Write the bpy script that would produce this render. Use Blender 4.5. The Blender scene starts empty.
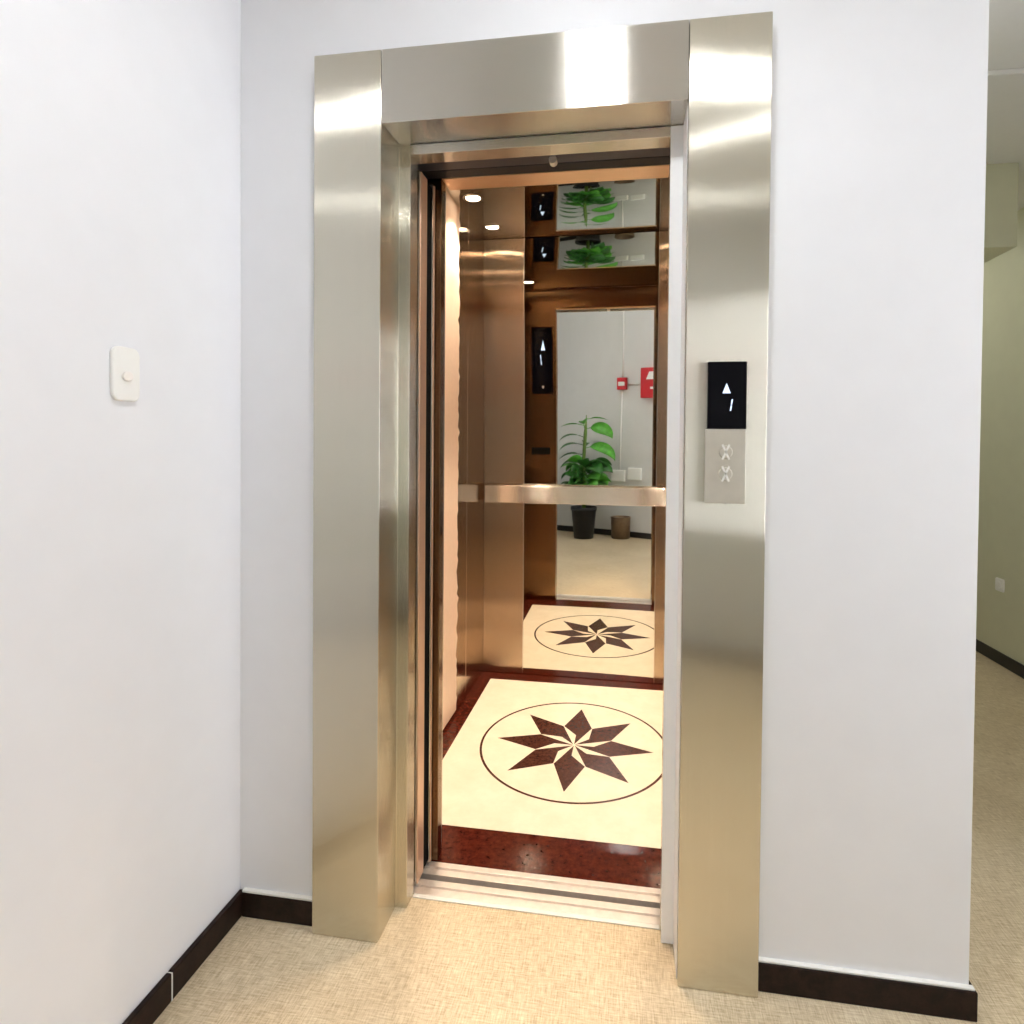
import bpy, bmesh, math, random
from mathutils import Vector, Matrix
random.seed(7)
S = bpy.context.scene
COL = S.collection
PI = math.pi

# ------------------------------------------------------------------ materials
def new_mat(name):
    m = bpy.data.materials.new(name); m.use_nodes = True
    nt = m.node_tree; nt.nodes.clear()
    out = nt.nodes.new('ShaderNodeOutputMaterial'); b = nt.nodes.new('ShaderNodeBsdfPrincipled')
    nt.links.new(b.outputs[0], out.inputs[0])
    return m, nt, b
def setp(b, **k):
    for n, v in k.items():
        i = b.inputs[n.replace('_', ' ')]
        i.default_value = (*v, 1) if isinstance(v, tuple) and len(v) == 3 else v
def coords(nt, scale=(1, 1, 1)):
    tc = nt.nodes.new('ShaderNodeTexCoord'); mp = nt.nodes.new('ShaderNodeMapping')
    mp.inputs['Scale'].default_value = scale
    nt.links.new(tc.outputs['Object'], mp.inputs[0]); return mp.outputs[0]
def noise(nt, vec, scale, detail=3, rough=.55):
    n = nt.nodes.new('ShaderNodeTexNoise'); n.inputs['Scale'].default_value = scale
    n.inputs['Detail'].default_value = detail; n.inputs['Roughness'].default_value = rough
    nt.links.new(vec, n.inputs['Vector']); return n.outputs[0]
def ramp(nt, fac, stops):
    r = nt.nodes.new('ShaderNodeValToRGB'); e = r.color_ramp.elements
    while len(e) < len(stops): e.new(.5)
    for el, (p, c) in zip(e, stops):
        el.position = p; el.color = (*c, 1)
    nt.links.new(fac, r.inputs[0]); return r.outputs[0]
def bump(nt, b, h, strength, dist=.001):
    bp = nt.nodes.new('ShaderNodeBump'); bp.inputs['Strength'].default_value = strength
    bp.inputs['Distance'].default_value = dist
    nt.links.new(h, bp.inputs['Height']); nt.links.new(bp.outputs[0], b.inputs['Normal'])
def maprange(nt, v, a, b_, c, d):
    n = nt.nodes.new('ShaderNodeMapRange')
    for i, x in zip(range(1, 5), (a, b_, c, d)): n.inputs[i].default_value = x
    nt.links.new(v, n.inputs[0]); return n.outputs[0]

def plain(name, col, rough=.5, metal=0., spec=.5, var=.04, scale=40, bmp=0):
    m, nt, b = new_mat(name)
    v = noise(nt, coords(nt), scale)
    nt.links.new(ramp(nt, v, [(.3, tuple(c*(1-var) for c in col)), (.7, tuple(min(1, c*(1+var)) for c in col))]), b.inputs['Base Color'])
    setp(b, Roughness=rough, Metallic=metal); b.inputs['Specular IOR Level'].default_value = spec
    if bmp: bump(nt, b, v, bmp)
    return m
def mth(nt, op, a, b_=None, c=None):
    n = nt.nodes.new('ShaderNodeMath'); n.operation = op
    for i, x in enumerate((a, b_, c)):
        if x is None: continue
        if isinstance(x, (int, float)): n.inputs[i].default_value = x
        else: nt.links.new(x, n.inputs[i])
    return n.outputs[0]
def steel(name, col, rough, spread, grain, var=.02):
    """brushed stainless steel: fine scratches along grain tip the normal across it, so highlights spread across the brushing"""
    m, nt, b = new_mat(name)
    g = Vector(grain)
    sc = (420, 420, .8) if g.z else ((.8, 420, 420) if g.x else (420, .8, 420))
    v = noise(nt, coords(nt, sc), 1, 3)
    nt.links.new(ramp(nt, v, [(.3, tuple(c*(1-var) for c in col)), (.7, tuple(min(1, c*(1+var)) for c in col))]), b.inputs['Base Color'])
    setp(b, Metallic=1., Roughness=rough); b.inputs['Anisotropic'].default_value = .9
    geo = nt.nodes.new('ShaderNodeNewGeometry')
    def vm(op, x, y):
        n = nt.nodes.new('ShaderNodeVectorMath'); n.operation = op
        for i, q in enumerate((x, y)):
            if q is None: continue
            if isinstance(q, tuple): n.inputs[i].default_value = q
            else: nt.links.new(q, n.inputs[3 if (op == 'SCALE' and i == 1) else i])
        return n.outputs[0]
    T = vm('NORMALIZE', vm('CROSS_PRODUCT', geo.outputs['Normal'], grain), None)
    nt.links.new(T, b.inputs['Tangent'])
    wn = nt.nodes.new('ShaderNodeTexWhiteNoise'); wn.noise_dimensions = '3D'
    nt.links.new(vm('MULTIPLY', geo.outputs['Position'], (5113., 4877., 5309.)), wn.inputs['Vector'])
    tl_ = mth(nt, 'TANGENT', mth(nt, 'MULTIPLY', mth(nt, 'SUBTRACT', wn.outputs['Value'], .5), 2.6))
    nt.links.new(vm('NORMALIZE', vm('ADD', geo.outputs['Normal'], vm('SCALE', T, mth(nt, 'MULTIPLY', tl_, spread))), None), b.inputs['Normal'])
    return m

def emit(name, col, s):
    m = bpy.data.materials.new(name); m.use_nodes = True; nt = m.node_tree; nt.nodes.clear()
    o = nt.nodes.new('ShaderNodeOutputMaterial'); e = nt.nodes.new('ShaderNodeEmission')
    e.inputs[0].default_value = (*col, 1); e.inputs[1].default_value = s
    nt.links.new(e.outputs[0], o.inputs[0]); return m

M = {}
M['paint'] = plain('white_wall_paint', (.80, .81, .85), .38, var=.012, scale=9)
M['paint_back'] = plain('off_white_wall_paint', (.66, .665, .65), .5, var=.02, scale=9)
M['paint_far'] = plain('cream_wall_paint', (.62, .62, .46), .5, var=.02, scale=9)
M['ceiling'] = plain('ceiling_paint', (.78, .78, .76), .7, var=.01)
M['surround'] = steel('brushed_steel_vertical', (.66, .63, .54), .17, .28, (0, 0, 1))
M['surround_h'] = steel('brushed_steel_horizontal', (.66, .64, .59), .17, .28, (1, 0, 0))
M['cabin'] = steel('cabin_brushed_steel', (.55, .42, .305), .20, .22, (0, 0, 1))
M['cabin_h'] = steel('cabin_brushed_steel_rail', (.74, .70, .64), .22, .15, (1, 0, 0))
M['cabin_dark'] = steel('cabin_dark_bronze', (.22, .125, .065), .17, .1, (0, 0, 1))
M['cabin_side'] = steel('cabin_satin_steel', (.56, .45, .35), .12, .03, (0, 0, 1))
M['lip'] = steel('cabin_lip_warm_reflection', (.85, .60, .42), .3, .2, (1, 0, 0))  # copper tint puts the warm floor's reflection into the colour
M['edge'] = plain('satin_copper_edge', (.80, .58, .44), .38, .7, var=.02)
M['polish'] = plain('polished_steel', (.62, .58, .53), .12, 1., var=.03)
M['mirror'] = plain('mirror_steel', (.82, .81, .75), .012, 1., var=.004)
M['ceilmirror'] = plain('mirror_steel_ceiling', (.74, .76, .72), .02, 1., var=.004)
M['alu'] = plain('aluminium_sill', (.92, .88, .85), .38, .8, var=.05)
M['dark'] = plain('dark_metal', (.02, .02, .025), .5, .3)
M['track'] = plain('blue_grey_steel', (.10, .10, .13), .4, .7)
M['black'] = plain('matt_black', (.004, .004, .004), .8, spec=.1)
M['glass'] = plain('black_display_glass', (.002, .002, .004), .15, spec=.12)
M['led'] = emit('display_light', (.62, .74, 1), 1.1)
M['plate'] = plain('satin_plate', (.62, .59, .52), .42, .6, var=.03)
M['film'] = plain('white_film', (.86, .87, .88), .35, var=.01)
M['peach'] = plain('pale_reflection', (.86, .68, .56), .4, var=.03)  # pale tone of the reflection painted on the left side panel
M['white'] = plain('white_plastic', (.86, .86, .84), .3, var=.005)
M['ivory'] = plain('ivory_button', (.85, .82, .79), .35, var=.01)
M['caulk'] = plain('white_caulk', (.85, .84, .80), .6)
M['red'] = plain('red_plastic', (.55, .012, .02), .35)
M['pot'] = plain('black_pot', (.012, .012, .013), .4)
M['soil'] = plain('potting_soil', (.03, .018, .01), .9, var=.3)
M['stem'] = plain('green_stem', (.12, .22, .03), .5, var=.2)
M['leaf'] = plain('leaf_green', (.03, .15, .02), .35, var=.35, scale=18)
M['leaf2'] = plain('leaf_green_light', (.09, .38, .035), .35, var=.3, scale=18)
M['bin'] = plain('bronze_bin', (.22, .15, .09), .35, .7, var=.1)
M['ring'] = plain('downlight_ring', (.75, .72, .66), .25, 1.)
M['lens_warm'] = emit('downlight_warm', (1, .80, .58), 14)
M['lens_main'] = emit('panel_light', (.97, .985, 1), 60)
M['lens_small'] = emit('small_panel_light', (.97, .985, 1), 34)
M['lens_fill'] = emit('troffer_light', (.97, .985, 1), 7.5)
m = bpy.data.materials.new('fill_window_glass'); m.use_nodes = True; nt = m.node_tree; nt.nodes.clear()
o_ = nt.nodes.new('ShaderNodeOutputMaterial'); mxs = nt.nodes.new('ShaderNodeMixShader'); tr = nt.nodes.new('ShaderNodeBsdfTransparent'); gl = nt.nodes.new('ShaderNodeBsdfGlossy')
fr = nt.nodes.new('ShaderNodeFresnel'); fr.inputs[0].default_value = 1.2; gl.inputs['Roughness'].default_value = .02
nt.links.new(fr.outputs[0], mxs.inputs[0]); nt.links.new(tr.outputs[0], mxs.inputs[1]); nt.links.new(gl.outputs[0], mxs.inputs[2]); nt.links.new(mxs.outputs[0], o_.inputs[0]); M['clear'] = m
M['lens_far'] = emit('corridor_fill_light', (1, .98, .86), 3)  # glow of the added corridor panel

# floor: linen-weave sheet
m, nt, b = new_mat('linen_weave_floor')
na = noise(nt, coords(nt, (22, 260, 1)), 1, 5, .7); nb = noise(nt, coords(nt, (260, 22, 1)), 1, 5, .7)
nc = noise(nt, coords(nt), 2.2, 3)
mx = nt.nodes.new('ShaderNodeMath'); mx.operation = 'ADD'; nt.links.new(na, mx.inputs[0]); nt.links.new(nb, mx.inputs[1])
my = nt.nodes.new('ShaderNodeMath'); my.operation = 'MULTIPLY_ADD'; nt.links.new(nc, my.inputs[0]); my.inputs[1].default_value = .35
nt.links.new(mx.outputs[0], my.inputs[2])
nt.links.new(ramp(nt, maprange(nt, my.outputs[0], .95, 1.4, 0, 1), [(0, (.46, .345, .205)), (.5, (.66, .535, .355)), (1, (.82, .71, .53))]), b.inputs['Base Color'])
setp(b, Roughness=.42); bump(nt, b, mx.outputs[0], .12, .0006); M['floor'] = m
# dark stones
def stone(name, c0, c1, rough, scale, spec=.5):
    m, nt, b = new_mat(name); v = coords(nt)
    n1 = noise(nt, v, scale, 6, .7)
    nt.links.new(ramp(nt, n1, [(.35, c0), (.68, c1)]), b.inputs['Base Color']); setp(b, Roughness=rough); b.inputs['Specular IOR Level'].default_value = spec; return m
M['granite'] = stone('red_brown_granite', (.035, .005, .003), (.12, .020, .010), .12, 45, .3)
M['granite_star'] = stone('brown_granite_inlay', (.04, .012, .007), (.11, .040, .027), .2, 60, .35)
M['marble'] = stone('cream_marble', (.80, .74, .60), (.88, .83, .70), .2, 8)
M['skirt'] = stone('dark_brown_skirting', (.008, .003, .002), (.026, .012, .008), .45, 30, .2)
M['skirt_far'] = plain('black_skirting', (.012, .010, .009), .4)

# ------------------------------------------------------------------ mesh helpers
def link(name, bm, mats, parent=None, smooth=False, bevel=0, seg=2):
    me = bpy.data.meshes.new(name)
    bmesh.ops.recalc_face_normals(bm, faces=bm.faces)
    bm.to_mesh(me); bm.free()
    for mm in (mats if isinstance(mats, (list, tuple)) else [mats]): me.materials.append(mm)
    if smooth:
        for p in me.polygons: p.use_smooth = True
    o = bpy.data.objects.new(name, me); COL.objects.link(o)
    if parent:
        o.parent = parent
        o.matrix_parent_inverse = parent_matrix(parent).inverted()
    if bevel:
        md = o.modifiers.new('bevel', 'BEVEL'); md.width = bevel; md.segments = seg; md.limit_method = 'ANGLE'
        md.harden_normals = False
    return o
def parent_matrix(o):
    mtx = Matrix.LocRotScale(o.location, o.rotation_euler, o.scale)
    return (parent_matrix(o.parent) @ o.matrix_parent_inverse @ mtx) if o.parent else mtx
def box(bm, x0, x1, y0, y1, z0, z1, mi=0, mtx=None):
    vs = [bm.verts.new((x, y, z)) for z in (z0, z1) for x, y in ((x0, y0), (x1, y0), (x1, y1), (x0, y1))]
    if mtx:
        for v in vs: v.co = mtx @ v.co
    for f in ((0, 3, 2, 1), (4, 5, 6, 7), (0, 1, 5, 4), (1, 2, 6, 5), (2, 3, 7, 6), (3, 0, 4, 7)):
        bm.faces.new([vs[i] for i in f]).material_index = mi
    return bm
def B(*boxes):
    bm = bmesh.new()
    for b_ in boxes: box(bm, *b_)
    return bm
def prism(pts, axis, a0, a1, bm=None):
    """extrude a closed 2-D outline along axis x, y or z"""
    bm = bm or bmesh.new()
    def P(p, a): return {'z': (p[0], p[1], a), 'y': (p[0], a, p[1]), 'x': (a, p[0], p[1])}[axis]
    lo = [bm.verts.new(P(p, a0)) for p in pts]; hi = [bm.verts.new(P(p, a1)) for p in pts]
    bm.faces.new(lo); bm.faces.new(hi[::-1]); n = len(pts)
    for i in range(n): bm.faces.new((lo[i], lo[(i+1) % n], hi[(i+1) % n], hi[i]))
    return bm
def lathe(prof, n=32, mtx=None, bm=None):
    bm = bm or bmesh.new(); rings = []
    for r, z in prof:
        rings.append([bm.verts.new((r*math.cos(2*PI*k/n), r*math.sin(2*PI*k/n), z)) for k in range(n)] if r > 1e-6 else [bm.verts.new((0, 0, z))])
    for a, c in zip(rings, rings[1:]):
        for k in range(n):
            q = [a[k % len(a)], a[(k+1) % len(a)], c[(k+1) % len(c)], c[k % len(c)]]
            u = []
            for v in q:
                if v not in u: u.append(v)
            if len(u) > 2: bm.faces.new(u)
    if mtx:
        for ring in rings:
            for v in ring: v.co = mtx @ v.co
    return bm
def tube(pts, r, n=10, bm=None):
    bm = bm or bmesh.new(); rings = []
    pts = [Vector(p) for p in pts]
    for i, p in enumerate(pts):
        d = (pts[min(i+1, len(pts)-1)] - pts[max(i-1, 0)]).normalized()
        u = d.orthogonal().normalized() if i == 0 else (rings_u - d*rings_u.dot(d)).normalized()
        rings_u = u; w = d.cross(u); rr = r[i] if isinstance(r, (list, tuple)) else r
        rings.append([bm.verts.new(p + rr*(u*math.cos(2*PI*k/n) + w*math.sin(2*PI*k/n))) for k in range(n)])
    for a, c in zip(rings, rings[1:]):
        for k in range(n): bm.faces.new((a[k], a[(k+1) % n], c[(k+1) % n], c[k]))
    bm.faces.new(rings[0][::-1]); bm.faces.new(rings[-1]); return bm
def rrect(cx, cy, w, h, r, n=5):
    pts = []
    for sx, sy, a0 in ((1, 1, 0), (-1, 1, 90), (-1, -1, 180), (1, -1, 270)):
        for k in range(n+1):
            a = math.radians(a0 + 90*k/n); pts.append((cx + sx*(w/2-r) + r*math.cos(a), cy + sy*(h/2-r) + r*math.sin(a)))
    return pts
def structure(o, label=None):
    o['kind'] = 'structure'
    if label: o['label'] = label
    return o
def tag(o, label, cat, group=None):
    o['label'] = label; o['category'] = cat
    if group: o['group'] = group
    return o
def thing(name, label, cat, loc=(0, 0, 0), rotz=0, group=None):
    o = bpy.data.objects.new(name, None); COL.objects.link(o)
    o.location = loc; o.rotation_euler = (0, 0, rotz); o.empty_display_size = .1
    return tag(o, label, cat, group)
def copy_tree(o, parent=None):
    c = o.copy(); COL.objects.link(c)
    if parent: c.parent = parent
    for ch in [k for k in o.children]: copy_tree(ch, c)
    return c

# ------------------------------------------------------------------ main measures (metres)
XW, YW = -1.1296, 1.5247          # left wall face, lift wall face
XE = .8477                        # free end of the lift wall
XC = 2.42                         # corridor's far side wall
H = 2.90                          # lobby ceiling
SL, SR, SY, SH = -.8775, .3421, 1.487, 2.479   # steel surround
JL, JR, HH = -.68, .142, 2.2785                # its inner edges
# slanted wall behind the camera:  n.(x,y) = c
NX, NY, NC = -.375267, .926917, -1.03833
def backwall_y(x): return (NC - NX*x)/NY
BA = math.atan2(-NX, NY)                        # its heading
BT = Vector((NY, -NX, 0))                       # along the wall (to +x)
BN = Vector((NX, NY, 0))                        # into the room
def on_back(x, off=0.0, z=0.0):
    return Vector((x, backwall_y(x), z)) + BN*off

# ------------------------------------------------------------------ the room
structure(link('floor', B((-1.3, 2.6, -1.9, 1.6715, -.05, 0), (.70, 2.6, 1.6715, 6.2, -.05, 0)), M['floor']), 'beige linen-weave floor of the lobby and corridor')
structure(link('ceiling', B((-1.3, 2.6, -1.9, 2.52, H, H+.06), (.70, 2.6, 2.57, 6.2, H+.01, H+.07)), M['ceiling']))
structure(link('trim_1', B((XE+.002, XC-.002, 2.50, 2.57, H-.022, H-.001)), M['ceiling'], bevel=.004))
structure(link('wall_left', B((XW-.12, XW, -1.9, YW+.13, 0, H+.03)), M['paint']), 'plain white side wall with the light switch')
structure(link('wall_front', B((XW, JL-.012, YW, YW+.13, 0, H), (JR+.012, XE, YW, YW+.13, 0, H), (JL-.012, JR+.012, YW, YW+.13, HH+.02, H),
                               (.73, XE, YW+.13, 6.2, 0, H+.03)), M['paint']), 'white wall around the lift doorway')
structure(link('wall_right', B((XC, XC+.12, -.4, .32, 0, H+.03), (XC, XC+.12, 1.46, 6.2, 0, H+.03), (XC, XC+.12, .32, 1.46, 0, .81), (XC, XC+.12, .32, 1.46, 2.39, H+.03)), M['paint_far']), 'corridor side wall beyond the lift wall')
structure(link('wall_end', B((XE, XC, 6.1, 6.2, 0, H+.03)), M['paint_far']))
bm = bmesh.new()
p0, p1 = on_back(XW-.1), on_back(XC+.1)
prism([(p0.x, p0.y), (p1.x, p1.y), (p1.x-.12*NX, p1.y-.12*NY), (p0.x-.12*NX, p0.y-.12*NY)][::-1], 'z', 0, H+.03, bm)
structure(link('wall_back', bm, M['paint_back']), 'white slanting wall facing the lift, seen in its mirror')
structure(link('trim_2', B((XE+.002, 2.012, 3.335, 3.60, 2.468, H+.009)), M['paint_far'], bevel=.004), 'ceiling bulkhead crossing the corridor')

# skirtings (tiles with open joints); the caulk bead on top is a part of its run
def skirting(name, boxes, m, caulk):
    o = structure(link(name, B(*boxes), m, bevel=.003))
    if caulk:
        c = link('caulk_bead', B(*caulk), M['caulk'], o); 
    return o
BZ = .0725
sk = skirting('baseboard_left', [(XW, XW+.015, 1.255, 1.5235, 0, BZ), (XW, XW+.015, -.2, 1.2520, 0, BZ), (XW, XW+.015, -1.3, -.203, 0, BZ)], M['skirt'], [(XW+.0002, XW+.0148, 1.2521, 1.2549, 0, BZ-.002)])
skirting('baseboard_front', [(XW+.0155, SL-.001, YW-.015, YW, 0, BZ)], M['skirt'], [(XW+.0155, SL-.001, YW-.0125, YW, BZ, BZ+.005)])
skirting('baseboard_right', [(SR+.002, XE+.012, YW-.018, YW, 0, BZ), (XE, XE+.012, YW, 6.0, 0, BZ)], M['skirt'], [(SR+.002, XE+.008, YW-.012, YW, BZ, BZ+.004)])
skirting('baseboard_corridor', [(XC-.016, XC, .05, 6.09, 0, .078)], M['skirt_far'], None)
bm = bmesh.new(); a, c = on_back(XW+.02), on_back(XC-.03)
prism([(a.x, a.y), (a.x+.016*NX, a.y+.016*NY), (c.x+.016*NX, c.y+.016*NY), (c.x, c.y)], 'z', 0, .075, bm)
structure(link('baseboard_back', bm, M['skirt_far']))

# ------------------------------------------------------------------ steel lift surround
sur = thing('lift_door_surround', 'brushed stainless steel surround framing the lift doorway', 'door frame', (0, SY, 0))
def ring_xy(pts): return pts
E_ = .645   # inner frame edge
jl = link('jamb_panel', prism([(SL, SY), (JL, SY), (JL, 1.613), (-.645, 1.613), (-.645, 1.6715), (-.69, 1.6715), (-.69, YW-.0005), (SL, YW-.0005)], 'z', .0005, SH), M['surround'], sur, bevel=.0022)
jr = link('jamb_panel', prism([(SR, SY), (JR, SY), (JR, 1.613), (.107, 1.613), (.107, 1.6715), (.152, 1.6715), (.152, YW-.0005), (SR, YW-.0005)][::-1], 'z', .0005, SH), M['surround'], sur, bevel=.0022)
link('header_panel', prism([(SY, HH), (SY, SH), (YW-.0005, SH), (YW-.0005, HH+.019), (1.613, HH+.017), (1.613, HH+.0065)], 'x', JL+.0012, JR-.0012), M['surround_h'], sur, bevel=.0018)
link('header_stop', B((-.6445, .1065, 1.6135, 1.6715, 2.2545, HH+.005)), M['surround_h'], sur, bevel=.0015)
fs = link('protective_film', prism([(.1060, 1.6118), (JR-.0006, 1.6118), (JR-.0006, 1.505), (JR-.0020, 1.505), (JR-.0020, 1.6105), (.1060, 1.6105)], 'z', .004, 2.282), M['film'], sur)
fs['label'] = 'white protective film on the right jamb'

# landing sill and car sill
sill = thing('landing_sill', 'grooved aluminium sill at the lobby side of the lift doorway', 'door sill', (-.27, 1.70, 0))
link('track', B((-.70, .30, 1.6730, 1.7000, -.045, .002), (-.70, .30, 1.7000, 1.7085, -.045, -.012), (-.70, .30, 1.7085, 1.7330, -.045, .002)), M['alu'], sill, bevel=.0008)
link('mortar_edge', B((-.644, .106, 1.6562, 1.6712, .0004, .0035)), M['caulk'], sill, bevel=.0012)

# landing door, parked open behind the left jamb
def door(name, label, x0, x1, y0, y1, z1):
    t = thing(name, label, 'sliding door', ((x0+x1)/2, (y0+y1)/2, 0))
    link('door_panel', B((x0, x1, y0, y1, 0.006, z1)), M['polish'], t, bevel=.002)
    link('edge_strip', B((x1, x1+.004, y0+.004, y1-.004, .01, z1-.004)), M['edge'], t, bevel=.0015)
    return t
door('landing_door', 'open steel landing door edge tucked behind the left jamb', -1.38, -.648, 1.695, 1.7575, 2.25)
door('landing_door', 'open steel car door edge between landing door and cabin front', -1.38, -.640, 1.7930, 1.8100, 2.25)
bpy.data.objects['landing_door.001'].name = 'car_door'
link('gap_shade_strip', B((-.664, -.646, 1.7590, 1.7915, .012, 2.24)), M['black'], bpy.data.objects['car_door'])  # black strip painted in for the shade of the gap between the doors
# door operator beam above the gap
op = thing('door_track', 'dark steel door track above the lift threshold', 'door track', (-.27, 1.74, 2.2))
link('rail', B((-1.38, .30, 1.690, 1.750, 2.270, 2.34)), M['track'], op, bevel=.002)
link('rail', B((-1.38, .30, 1.7545, 1.8060, 2.271, 2.34)), M['dark'], op, bevel=.002)
link('roller', lathe([(0, -.012), (.012, -.012), (.012, .012), (0, .012)], 16, Matrix.Translation((-.235, 1.72, 2.262)) @ Matrix.Rotation(PI/2, 4, 'X')), M['alu'], op, smooth=False)

# ------------------------------------------------------------------ lift car
CX0, CX1, CY0, CY1, CH = -.873, .405, 1.812, 3.40, 2.63
KZ = [0, .6, 1.2, 1.6, 1.8, 2.0, 2.13, 2.21, 2.29, 2.36, 2.45, 2.55, 2.64, 2.8]
KT = [.006, .012, .018, .028, .038, .062, .098, .105, .066, .022, -.010, -.035, -.05, -.05]
def side_bow(x):                     # the sheet also turns a little towards its right edge
    u = max(0, min(x, .45)+.45); return -.5*.052*u*u
def tilt0(z):
    for i in range(len(KZ)-1):
        if z <= KZ[i+1]:
            f = max(0, (z-KZ[i])/(KZ[i+1]-KZ[i])); return KT[i] + f*(KT[i+1]-KT[i])
    return KT[-1]
NZ = 132; dz = CH/NZ
tl = [sum(tilt0(max(0, i*dz+k*.0115)) for k in range(-7, 8))/15 for i in range(NZ+1)]
BOW = [0]
for i in range(NZ): BOW.append(BOW[-1] + (tl[i]+tl[i+1])/2*dz)
def bow(z): i = min(int(z/dz), NZ-1); f = z/dz-i; return BOW[i] + f*(BOW[i+1]-BOW[i])
car = thing('lift_car', 'open lift car lined with warm-lit brushed steel', 'lift', ((CX0+CX1)/2, (CY0+CY1)/2, 0))
link('floor_slab', B((CX0-.03, CX1+.03, CY0, CY1+.06, -.06, 0)), M['granite'], car)['label'] = 'dark red-brown granite lift floor border'
fld = link('floor_inlay', B((-.80, .332, 1.997, 3.302, -.02, .0006)), M['marble'], car)
fld['label'] = 'cream stone floor panel'
# ring
SCX, SCY = -.236, 2.629
bm = bmesh.new(); n = 96
vs = [[[bm.verts.new((SCX+r*math.cos(2*PI*k/n), SCY+r*math.sin(2*PI*k/n), z)) for k in range(n)] for r in (.4275, .4385)] for z in (.0004, .0011)]
for k in range(n):
    j = (k+1) % n
    bm.faces.new((vs[1][0][k], vs[1][1][k], vs[1][1][j], vs[1][0][j])); bm.faces.new((vs[1][1][k], vs[0][1][k], vs[0][1][j], vs[1][1][j]))
    bm.faces.new((vs[1][0][k], vs[1][0][j], vs[0][0][j], vs[0][0][k])); bm.faces.new((vs[0][0][k], vs[0][0][j], vs[0][1][j], vs[0][1][k]))
link('ring_inlay', bm, M['granite_star'], fld)['label'] = 'thin brown ring around the floor star'
bm = bmesh.new()
def pol(r, a): return (SCX+r*math.cos(math.radians(a)), SCY+r*math.sin(math.radians(a)))
for k in range(8):
    a = k*45-1
    prism([pol(.006, a), pol(.184, a-22.4), pol(.365, a), pol(.183, a+21.6), pol(.092, a)], 'z', .0004, .0011, bm)
link('star_inlay', bm, M['granite_star'], fld)['label'] = 'brown eight-pointed pinwheel star'
# car sill
link('car_sill', B((-.70, .30, 1.7560, 1.7800, -.045, .0015), (-.70, .30, 1.7800, 1.7890, -.045, -.012), (-.70, .30, 1.7890, 1.8110, -.045, .0025)), M['alu'], car, bevel=.0008)
# side walls
lw = link('side_panel', B((CX0-.03, CX0, 1.86, 3.02, .003, CH)), M['cabin_side'], car, bevel=.0015)
link('side_panel', B((CX0-.03, CX0, 3.023, CY1+.03, .003, CH)), M['cabin_side'], car, bevel=.0015)
link('side_panel', B((CX1, CX1+.03, 1.86, CY1+.03, .003, CH)), M['cabin_side'], car, bevel=.0015)
# pale strip painted as a mirror reflection on the left side panel, one edge ragged
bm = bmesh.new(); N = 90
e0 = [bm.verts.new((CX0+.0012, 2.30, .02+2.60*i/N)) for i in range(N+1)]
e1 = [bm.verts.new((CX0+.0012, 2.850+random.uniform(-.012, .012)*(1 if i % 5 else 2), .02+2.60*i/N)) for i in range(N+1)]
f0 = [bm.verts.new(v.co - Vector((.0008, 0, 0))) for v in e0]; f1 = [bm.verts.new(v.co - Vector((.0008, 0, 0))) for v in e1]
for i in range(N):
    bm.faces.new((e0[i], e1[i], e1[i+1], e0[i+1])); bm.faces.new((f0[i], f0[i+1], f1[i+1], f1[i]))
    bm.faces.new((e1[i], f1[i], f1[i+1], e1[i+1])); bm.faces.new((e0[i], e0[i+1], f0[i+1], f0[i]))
link('reflection_strip', bm, M['peach'], lw)['label'] = 'pale painted reflection with a ragged edge'
# back wall: two brushed panels beside one mirror sheet, all a little bowed
def bowed(name, x0, x1, m, z0=.004, off=0):
    bm = bmesh.new(); rows = []
    nx = max(1, round((x1-x0)/.05)); xs = [x0+(x1-x0)*k/nx for k in range(nx+1)]
    for i in range(NZ+1):
        z = max(z0, i*dz); z = min(z, CH-.001); yb = CY1 - bow(z) - off
        rows.append([bm.verts.new((x, yb+side_bow(x), z)) for x in xs] + [bm.verts.new((x, yb+side_bow(x)+.012, z)) for x in xs[::-1]])
    n = len(rows[0])
    for a, c in zip(rows, rows[1:]):
        for k in range(n): bm.faces.new((a[k], a[(k+1) % n], c[(k+1) % n], c[k]))
        for k in (0, nx, nx+1, n-1): bm.edges.get((a[k], c[k])).smooth = False
    bm.faces.new(rows[0][::-1]); bm.faces.new(rows[-1])
    for r in (rows[0], rows[-1]):
        for k in range(n): bm.edges.get((r[k], r[(k+1) % n])).smooth = False
    return link(name, bm, m, car, smooth=True)
bowed('back_panel', CX0+.001, -.6245, M['cabin']); bowed('back_panel', .1645, CX1-.001, M['cabin'])
bowed('mirror', -.622, .162, M['mirror'])['label'] = 'tall mirror sheet in the back of the lift'
def edge(x0, x1):
    o = bowed('edge_strip', x0, x1, M['ring'], .004, .003); return o
edge(-.6262, -.6222); edge(.1622, .1662)
# ceiling and front
bm = bmesh.new()
SIG = .03
prism([(1.856, CH+.002-SIG*1.45), (CY1+.05, CH+.002+SIG*.09), (CY1+.05, CH+.03), (1.856, CH+.03)], 'x', CX0-.03, CX1+.03, bm)
link('ceiling_panel', bm, M['ceilmirror'], car)['label'] = 'polished mirror ceiling'
TB = 2.273
link('front_panel', B((CX0-.03, -.618, 1.815, 1.855, .003, CH)), M['cabin_dark'], car, bevel=.002)
link('front_panel', B((0.12, CX1+.03, 1.815, 1.855, .003, CH)), M['cabin_dark'], car, bevel=.002)
link('transom', B((-.6175, .1195, 1.815, 1.898, TB+.013, CH-.05)), M['cabin_dark'], car, bevel=.002)
link('transom_lip', B((-.6175, .1195, 1.815, 1.898, TB, TB+.0125)), M['lip'], car, bevel=.002)
link('edge_trim', B((-.6245, -.6180, 1.8552, 1.8620, .004, TB)), M['ring'], car, bevel=.001)
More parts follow.
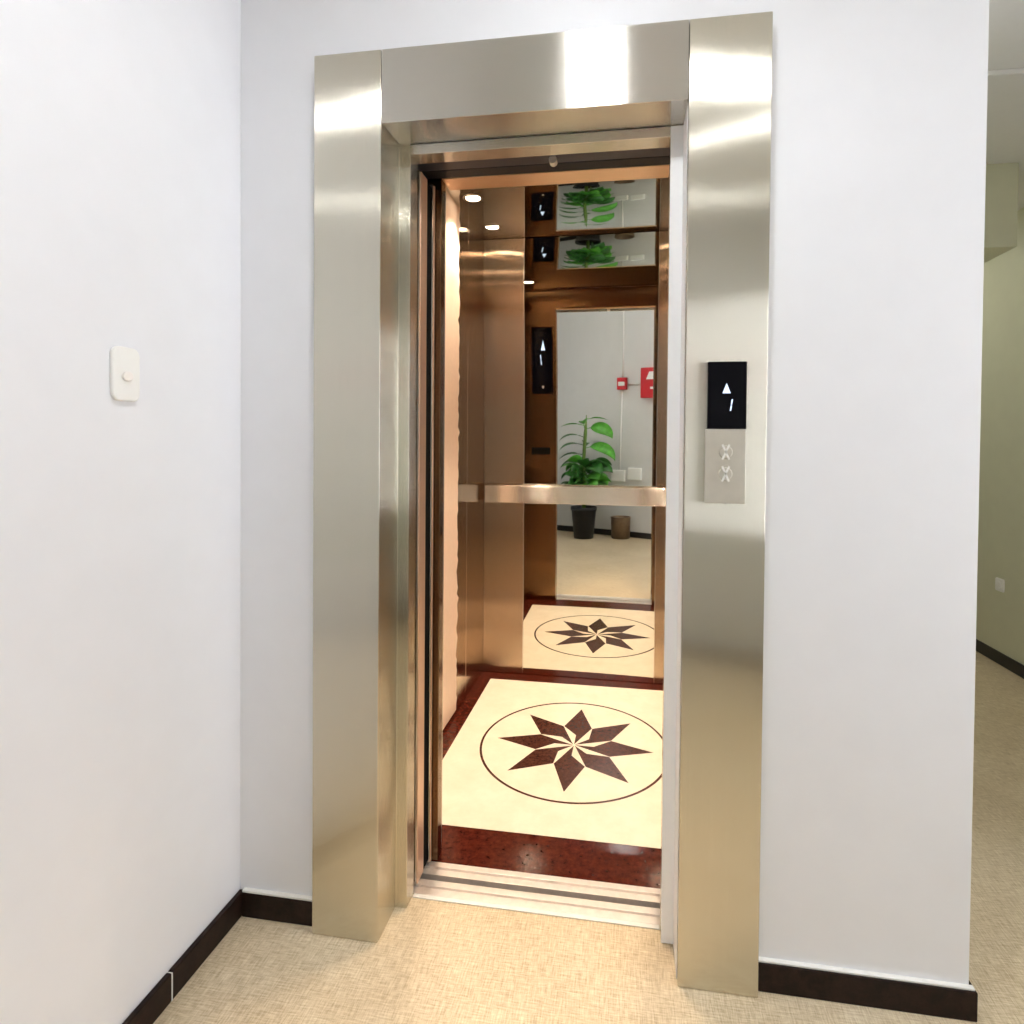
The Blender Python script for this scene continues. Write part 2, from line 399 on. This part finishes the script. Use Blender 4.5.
# handrails
rl = link('handrail', B((-.85, .385, 3.318, 3.328, 1.056, 1.160)), M['cabin_h'], car, bevel=.003)
for x in (-.78, -.235, .31): link('bracket', B((x-.012, x+.012, 3.328, 3.386, 1.095, 1.119)), M['ring'], rl)
# downlights in the car ceiling
def ceil_z(y): return CH+.002+SIG*(y-3.31)
for x in (-.77, .30):
    for y in (2.33, 2.733, 3.134):
        dl = link('downlight', lathe([(.036, 0), (.046, -.004), (.052, 0), (.036, 0)], 32, Matrix.Translation((x, y, ceil_z(y)))), M['ring'], car, smooth=True)
        link('lens', lathe([(0, -.0015), (.0355, -.0015), (.0355, .0005), (0, .0005)], 32, Matrix.Translation((x, y, ceil_z(y)))), M['lens_warm'], dl)
        ld = bpy.data.lights.new('downlight_lamp', 'SPOT'); ld.energy = 26; ld.color = (1, .81, .60); ld.spot_size = math.radians(98); ld.spot_blend = .5; ld.shadow_soft_size = .03
        lo = bpy.data.objects.new('downlight_lamp', ld); COL.objects.link(lo); lo.location = (x, y, ceil_z(y)-.036); lo.parent = car; lo.matrix_parent_inverse = parent_matrix(car).inverted()
# control panel on the inside of the left front panel
cop = link('control_panel', B((-.845, -.640, 1.8555, 1.861, .85, 2.19)), M['cabin_dark'], car, bevel=.002)
DZ = 1.745
link('display', B((-.832, -.650, 1.8613, 1.864, DZ, 2.15)), M['glass'], cop, bevel=.002)
def arrow_up(bm, x, z, w, h, y0, y1):
    prism([(x-w/2, z), (x+w/2, z), (x, z+h)], 'y', y0, y1, bm)
def digit_one(bm, x, z, h, y0, y1, slant=1):
    for k in (0, 1):
        z0 = z + k*h*.53; hh = h*.47; s = slant*.12
        prism([(x+s*(z0-z), z0), (x+s*(z0-z)+.0065, z0), (x+s*(z0+hh-z)+.0065, z0+hh), (x+s*(z0+hh-z), z0+hh)], 'y', y0, y1, bm)
bm = bmesh.new(); arrow_up(bm, -.734, 2.040, .036, .05, 1.8642, 1.8648); link('arrow', bm, M['led'], cop)
bm = bmesh.new(); digit_one(bm, -.752, 1.952, .062, 1.8642, 1.8648, -1); link('digit', bm, M['led'], cop)
link('emblem', prism([(-.745, 1.80), (-.735, 1.785), (-.725, 1.80), (-.730, 1.808), (-.735, 1.803), (-.740, 1.808)], 'y', 1.8642, 1.8648), M['plate'], cop)
link('card_slot', B((-.835, -.672, 1.8613, 1.872, 1.255, 1.315)), M['black'], cop, bevel=.002)

# shaft shell, keeps the gap round the car dark
structure(link('wall_shaft', B((-1.45, .70, 3.56, 3.60, -.3, 3.0), (-1.47, -1.43, 1.66, 3.60, -.3, 3.0), (.69, .73, 1.66, 3.60, -.3, 3.0), (-1.45, .70, 1.66, 3.6, 2.96, 3.0), (-1.45, .70, 1.66, 3.60, -.32, -.28), (-1.45, .73, 1.655, 1.668, -.3, -.05), (-1.45, .73, 1.655, 1.668, H-.001, 3.0), (-1.47, XW-.005, 1.655, 1.668, -.3, 3.0)), M['black']))

# ------------------------------------------------------------------ hall call station on the right jamb
hs = thing('hall_call_panel', 'lift call panel with black display on the right steel jamb', 'call panel', (.243, SY, 1.436))
link('display', B((.1965, .2910, SY-.009, SY, 1.4455, 1.6145)), M['glass'], hs, bevel=.0015)
bm = bmesh.new(); arrow_up(bm, .2422, 1.535, .0200, .0255, SY-.0098, SY-.0092); link('arrow', bm, M['led'], hs)
bm = bmesh.new(); 
for k in (0, 1):
    x = .2505 + k*.0022; z = 1.491 + k*.0155
    prism([(x, z), (x+.0033, z), (x+.0053, z+.0135), (x+.0020, z+.0135)], 'y', SY-.0098, SY-.0092, bm)
link('digit', bm, M['led'], hs)
bp = link('button_plate', B((.1925, .2910, SY-.007, SY, 1.2580, 1.4445)), M['plate'], hs, bevel=.0015)
for z in (1.3875, 1.3325):
    bt = link('call_button', lathe([(0, .0022), (.0150, .0022), (.0168, 0), (0, 0)], 28, Matrix.Translation((.2425, SY-.0071, z)) @ Matrix.Rotation(PI/2, 4, 'X')), M['plate'], bp)
    bm = bmesh.new()
    for s in (1, -1):
        mt = Matrix.Translation((.2425, 0, z)) @ Matrix.Rotation(s*.42, 4, 'Y')
        box(bm, -.0024, .0024, SY-.0102, SY-.0092, -.021, .021, 0, mt)
    link('cross_mark', bm, M['caulk'], bt)
link('screw', lathe([(0, .001), (.003, .001), (.003, 0), (0, 0)], 12, Matrix.Translation((.2425, SY-.003, 1.2565)) ), M['dark'], hs)

# ------------------------------------------------------------------ light switch on the left wall
sw = thing('light_switch', 'white rounded light switch on the left white wall', 'light switch', (XW, 1.132, 1.55))
def plate_x(y, z, w, h, r, x0, x1): return prism(rrect(y, z, w, h, r), 'x', x0, x1)
link('switch_plate', plate_x(1.132, 1.552, .070, .122, .018, XW, XW+.011), M['white'], sw, bevel=.004, seg=3)
link('rocker', plate_x(1.130, 1.547, .026, .022, .0105, XW+.0112, XW+.0175), M['ivory'], sw, bevel=.003, seg=3)

# ------------------------------------------------------------------ corridor socket
so = thing('wall_socket', 'small white socket low on the corridor wall', 'socket', (XC, 4.10, .5))
link('socket_plate', plate_x(4.10, .515, .085, .085, .012, XC-.010, XC), M['white'], so, bevel=.003)
link('socket_insert', lathe([(0, .003), (.02, .003), (.022, 0), (0, 0)], 24, Matrix.Translation((XC-.0102, 4.10, .515)) @ Matrix.Rotation(-PI/2, 4, 'Y')), M['white'], so)

# ------------------------------------------------------------------ things on the slanting wall, seen in the mirror
def back_item(name, label, cat, x, z, group=None):
    p = on_back(x); return thing(name, label, cat, (p.x, p.y, z), BA, group), p
def back_mtx(x, z):
    p = on_back(x); return Matrix.Translation((p.x, p.y, z)) @ Matrix.Rotation(BA, 4, 'Z')    # local +y leaves the wall
t, p = back_item('alarm_call_point', 'small red fire alarm call point on a white conduit', 'fire alarm', -.28, 1.923)
mt = back_mtx(-.28, 1.923)
bm = bmesh.new(); box(bm, -.055, .055, 0, .042, -.060, .060, 0, mt); link('housing', bm, M['red'], t, bevel=.004)
bm = bmesh.new(); box(bm, -.038, .038, .0422, .046, -.020, .020, 0, mt); link('push_plate', bm, M['white'], t, bevel=.002)
t, p = back_item('fire_hose_box', 'large red fire cabinet with white labels on the wall', 'fire cabinet', .10, 1.915)
mt = back_mtx(.10, 1.912)
bm = bmesh.new(); box(bm, -.160, .160, 0, .10, -.145, .145, 0, mt); bx = link('cabinet_body', bm, M['red'], t, bevel=.008)
bm = bmesh.new(); box(bm, -.148, .148, .1005, .108, -.133, .133, 0, mt); dr = link('cabinet_door', bm, M['red'], t, bevel=.006)
for v, (x0, x1, z0, z1) in enumerate(((-.08, .12, .045, .112), (-.04, .09, -.050, -.027))):
    bm = bmesh.new(); prism([(x0+(.025 if v == 0 else 0), z1), (x1, z1), (x1, z0), (x0-(.01 if v == 0 else 0), z0)], 'y', .1083, .1093, bm)
    for q in bm.verts: q.co = mt @ q.co
    link('label_plate', bm, M['white'], dr)['label'] = 'white label'
# conduits
def back_tube(name, label, pts, r, m, cat='conduit', group=None):
    bm = tube([on_back(x, off, z) for x, off, z in pts], r)
    return tag(link(name, bm, m, smooth=True), label, cat, group)
back_tube('conduit', 'white vertical conduit from ceiling down to the red call point', [(-.262, .012, H-.002), (-.278, .012, 1.986)], .010, M['white'])
back_tube('conduit', 'white vertical conduit from the red call point down to the sockets', [(-.284, .012, 1.861), (-.305, .012, .889)], .010, M['white'])
back_tube('conduit', 'thin grey cable between red call point and red cabinet', [(-.226, .010, 1.915), (-.052, .010, 1.912)], .006, M['plate'], 'cable')
back_tube('conduit', 'white cable curving along wall from the sockets behind the plant', [(-.392, .010, .76), (-.44, .010, .72), (-.54, .010, .70), (-.74, .010, .69)], .009, M['white'], 'cable')
bpy.data.objects['conduit.002'].name = 'alarm_cable'; bpy.data.objects['conduit.003'].name = 'socket_cable'
def sockbox(name, label, x, z, w, h):
    t, p = back_item(name, label, 'socket', x, z); mt = back_mtx(x, z)
    bm = bmesh.new(); box(bm, -w/2, w/2, 0, .035, -h/2, h/2, 0, mt); link('socket_box', bm, M['white'], t, bevel=.006)
    bm = bmesh.new(); box(bm, -w/2+.014, w/2-.014, .0352, .038, -h/2+.014, h/2-.014, 0, mt); link('socket_cover', bm, M['white'], t, bevel=.002)
sockbox('outlet_box', 'white outlet box nearest the potted plant, below the conduit', -.316, .812, .165, .148)
sockbox('outlet_box', 'white outlet box farther from the potted plant, right of the conduit', -.132, .845, .160, .152)

# waste bin
t = thing('waste_bin', 'small bronze waste bin on the floor beside the potted plant', 'bin', (-.085, -1.02, 0))
R_ = .108
link('bin_body', lathe([(0, .002), (R_*.93, .002), (R_, .27), (R_*.985, .275), (R_*.95, .27), (R_*.9, .01), (0, .01)], 40, Matrix.Translation((-.285, -1.095, 0))), M['bin'], t, smooth=True)
link('bin_rim', lathe([(R_*.96, .274), (R_*1.03, .272), (R_*1.03, .286), (R_*.90, .288), (R_*.90, .274)], 40, Matrix.Translation((-.285, -1.095, 0))), M['bin'], t, smooth=True)
t.location = (-.285, -1.095, 0)
for ch in t.children: ch.matrix_parent_inverse = parent_matrix(t).inverted()

# potted plant
PX, PY = -.685, -1.02
pl = thing('potted_plant', 'leafy green plant in a black pot on the lobby floor', 'plant', (PX, PY, 0))
T0 = Matrix.Translation((PX, PY, 0))
pt = link('pot', lathe([(0, .002), (.106, .002), (.136, .37), (.145, .372), (.145, .418), (.132, .42), (.125, .36), (0, .36)], 40, T0), M['pot'], pl, smooth=True)
pt.data.polygons.foreach_set('use_smooth', [True]*len(pt.data.polygons))
link('soil', lathe([(0, .375), (.122, .366), (.122, .3605), (0, .3605)], 32, T0), M['soil'], pl, smooth=True)
stem_pts = [(PX, PY, .37), (PX+.01, PY+.005, .70), (PX-.004, PY, 1.05), (PX+.012, PY+.004, 1.35), (PX+.022, PY, 1.575)]
link('stem', tube(stem_pts, [.020, .021, .019, .020, .004], 12), M['stem'], pl, smooth=True)
def leaf(base, az, el, length, width, droop, m, petiole=.1, roll=0):
    """a curved leaf blade on a stalk: az heading, el start elevation, droop how far it bends down"""
    bm = bmesh.new(); n = 12; prev = None; p = Vector(base); e = el; cent = []
    h = Vector((math.cos(az), math.sin(az), 0)); side = Vector((-math.sin(az), math.cos(az), 0))
    st = [p.copy()]
    for k in range(5):
        p = p + (h*math.cos(e) + Vector((0, 0, 1))*math.sin(e))*petiole/5; e -= droop*.05; st.append(p.copy())
    tube(st, .0045, 6, bm)
    rows = []
    for i in range(n+1):
        t_ = i/n; w = width*(math.sin(PI*min(1, t_*1.02)**.8))**.9*.5 if 0 < t_ < 1 else .0015
        up = h*(-math.sin(e)) + Vector((0, 0, 1))*math.cos(e)
        sd = side*math.cos(roll) + up*math.sin(roll); up = up*math.cos(roll) - side*math.sin(roll)
        for_row = [p - sd*w + up*w*.28, p.copy(), p + sd*w + up*w*.28]
        th = up*.0012
        rows.append([bm.verts.new(q) for q in for_row] + [bm.verts.new(q - th) for q in for_row])
        p = p + (h*math.cos(e) + Vector((0, 0, 1))*math.sin(e))*length/n; e -= droop/n
    for a, c in zip(rows, rows[1:]):
        for k in range(2):
            bm.faces.new((a[k], a[k+1], c[k+1], c[k])); bm.faces.new((a[3+k], c[3+k], c[4+k], a[4+k]))
        bm.faces.new((a[0], c[0], c[3], a[3])); bm.faces.new((a[2], a[5], c[5], c[2]))
    a = rows[0]; bm.faces.new((a[0], a[3], a[4], a[1])); bm.faces.new((a[1], a[4], a[5], a[2]))
    a = rows[-1]; bm.faces.new((a[0], a[1], a[4], a[3])); bm.faces.new((a[1], a[2], a[5], a[4]))
    return link('leaf', bm, m, pl, smooth=True)
A = math.radians
# leaves up the stem: (height, heading, elevation, length, width, droop, light?)
for z, az, el, ln, w, dr, li in ((1.52, 10, 15, .20, .055, .5, 1), (1.45, 185, 15, .20, .05, .6, 1), (1.40, 8, 25, .30, .17, 1.3, 1), (1.30, 170, 30, .24, .06, 1.2, 0),
        (1.20, 160, 25, .24, .06, 1.1, 0), (1.16, 10, 30, .36, .145, 1.5, 1), (1.08, 190, 20, .26, .07, 1.0, 0), (1.00, 150, 25, .26, .10, 1.2, 0), (.98, 40, 30, .28, .12, 1.6, 0),
        (1.42, 90, 50, .20, .10, 1.0, 1), (1.18, 270, 40, .22, .10, 1.2, 0)):
    q = Vector((PX, PY, z)); leaf(q, A(az), A(el), ln, w, dr, M['leaf2'] if li else M['leaf'], .07, -.95 if w > .14 else (-.4 if w > .09 else .3))
rr = random.Random(3)
for k in range(60):
    az = k*2.399963; lay = k/60
    z = .60 + .34*lay; el = .15 + 1.0*rr.random()
    q = Vector((PX+.012*math.cos(az), PY+.012*math.sin(az), z))
    ln = .17+.09*rr.random(); pe = .04+.10*rr.random()
    hx = math.cos(az)
    if math.sin(az) < -.3: ln *= .5; pe *= .4; el = 1.0            # wall side
    if hx < -.5: ln *= .85; pe *= .8
    leaf(q, az, el, ln, .12+.06*rr.random(), .8+.8*rr.random(), M['leaf2'] if rr.random() < .4 else M['leaf'], pe, rr.uniform(-1.1, 1.1))

# added window, unseen to the right, letting fill light into the lobby
wn_ = structure(link('fill_window', B((XC+.03, XC+.08, .32, .37, .81, 2.39), (XC+.03, XC+.08, 1.41, 1.46, .81, 2.39), (XC+.03, XC+.08, .37, 1.41, .81, .86), (XC+.03, XC+.08, .37, 1.41, 2.34, 2.39),
                                   (XC+.035, XC+.075, .87, .91, .86, 2.34)), M['white'], bevel=.004), 'added unseen window giving fill light from the corridor side wall')
link('fill_window_pane', B((XC+.052, XC+.056, .3705, .8695, .8605, 2.3395), (XC+.052, XC+.056, .9105, 1.4095, .8605, 2.3395)), M['clear'], wn_)
pd = bpy.data.lights.new('fill_window_portal', 'AREA'); pd.shape = 'RECTANGLE'; pd.size = 1.53; pd.size_y = 1.09; pd.cycles.is_portal = True
po = bpy.data.objects.new('fill_window_portal', pd); COL.objects.link(po); po.location = (XC+.10, .89, 1.60); po.rotation_euler = (0, PI/2, 0)

# ------------------------------------------------------------------ ceiling lights
def ceiling_light(name, label, x, y, w, d, m, z=H):
    t = thing(name, label, 'ceiling light', (x, y, z))
    fr = [(x-w/2-.018, x-w/2, y-d/2-.018, y+d/2+.018, z-.014, z-.0005), (x+w/2, x+w/2+.018, y-d/2-.018, y+d/2+.018, z-.014, z-.0005),
          (x-w/2, x+w/2, y-d/2-.018, y-d/2, z-.014, z-.0005), (x-w/2, x+w/2, y+d/2, y+d/2+.018, z-.014, z-.0005)]
    link('frame', B(*fr), M['white'], t)
    link('diffuser', B((x-w/2+.001, x+w/2-.001, y-d/2+.001, y+d/2-.001, z-.009, z-.001)), m, t)
    return t
ceiling_light('ceiling_light', 'square ceiling panel light in front of the lift doorway', -.143, .64, .21, .21, M['lens_main'])
ceiling_light('ceiling_light', 'small square ceiling light near the corridor end of the lobby', .90, .32, .13, .13, M['lens_small'])
ceiling_light('ceiling_light', 'small square ceiling light over the slanting wall side of lobby', -.35, -.50, .13, .13, M['lens_small'])
ceiling_light('ceiling_light', 'added unseen ceiling light brightening the side corridor behind the bulkhead', 1.60, 4.5, .7, .7, M['lens_far'])  # added out of view to lift the corridor's ambient light

# ------------------------------------------------------------------ world, camera, view
w = bpy.data.worlds.new('world'); S.world = w; w.use_nodes = True
w.node_tree.nodes['Background'].inputs[0].default_value = (.93, .95, 1, 1); w.node_tree.nodes['Background'].inputs[1].default_value = 5.3

F, CXp, CYp = 568.2425, 544.418, 454.3456
yaw, pitch, roll = .1464, .0156, -.009
def cam_axes():
    f = Vector((-math.sin(yaw), math.cos(yaw), 0)); r = Vector((math.cos(yaw), math.sin(yaw), 0)); d = Vector((0, 0, -1))
    f2 = f*math.cos(pitch) + d*math.sin(pitch); d2 = d*math.cos(pitch) - f*math.sin(pitch)
    return r*math.cos(roll) + d2*math.sin(roll), d2*math.cos(roll) - r*math.sin(roll), f2
r, d, f = cam_axes()
cd = bpy.data.cameras.new('camera'); cam = bpy.data.objects.new('camera', cd); COL.objects.link(cam)
cd.sensor_fit = 'HORIZONTAL'; cd.sensor_width = 36; cd.lens = F/1024*36
cd.shift_x = (512-CXp)/1024; cd.shift_y = (CYp-512)/1024; cd.clip_start = .02
cam.matrix_world = Matrix(((r.x, -d.x, -f.x, 0), (r.y, -d.y, -f.y, 0), (r.z, -d.z, -f.z, 1.4), (0, 0, 0, 1)))
S.camera = cam
vs_ = S.view_settings; S.display_settings.display_device = 'sRGB'
vs_.view_transform = 'Standard'; vs_.look = 'None'; vs_.gamma = 1; vs_.use_curve_mapping = False; vs_.exposure = 0.78
cy = S.cycles
cy.max_bounces = 14; cy.diffuse_bounces = 8; cy.glossy_bounces = 10; cy.use_denoising = True; cy.sample_clamp_indirect = 8; cy.blur_glossy = .3
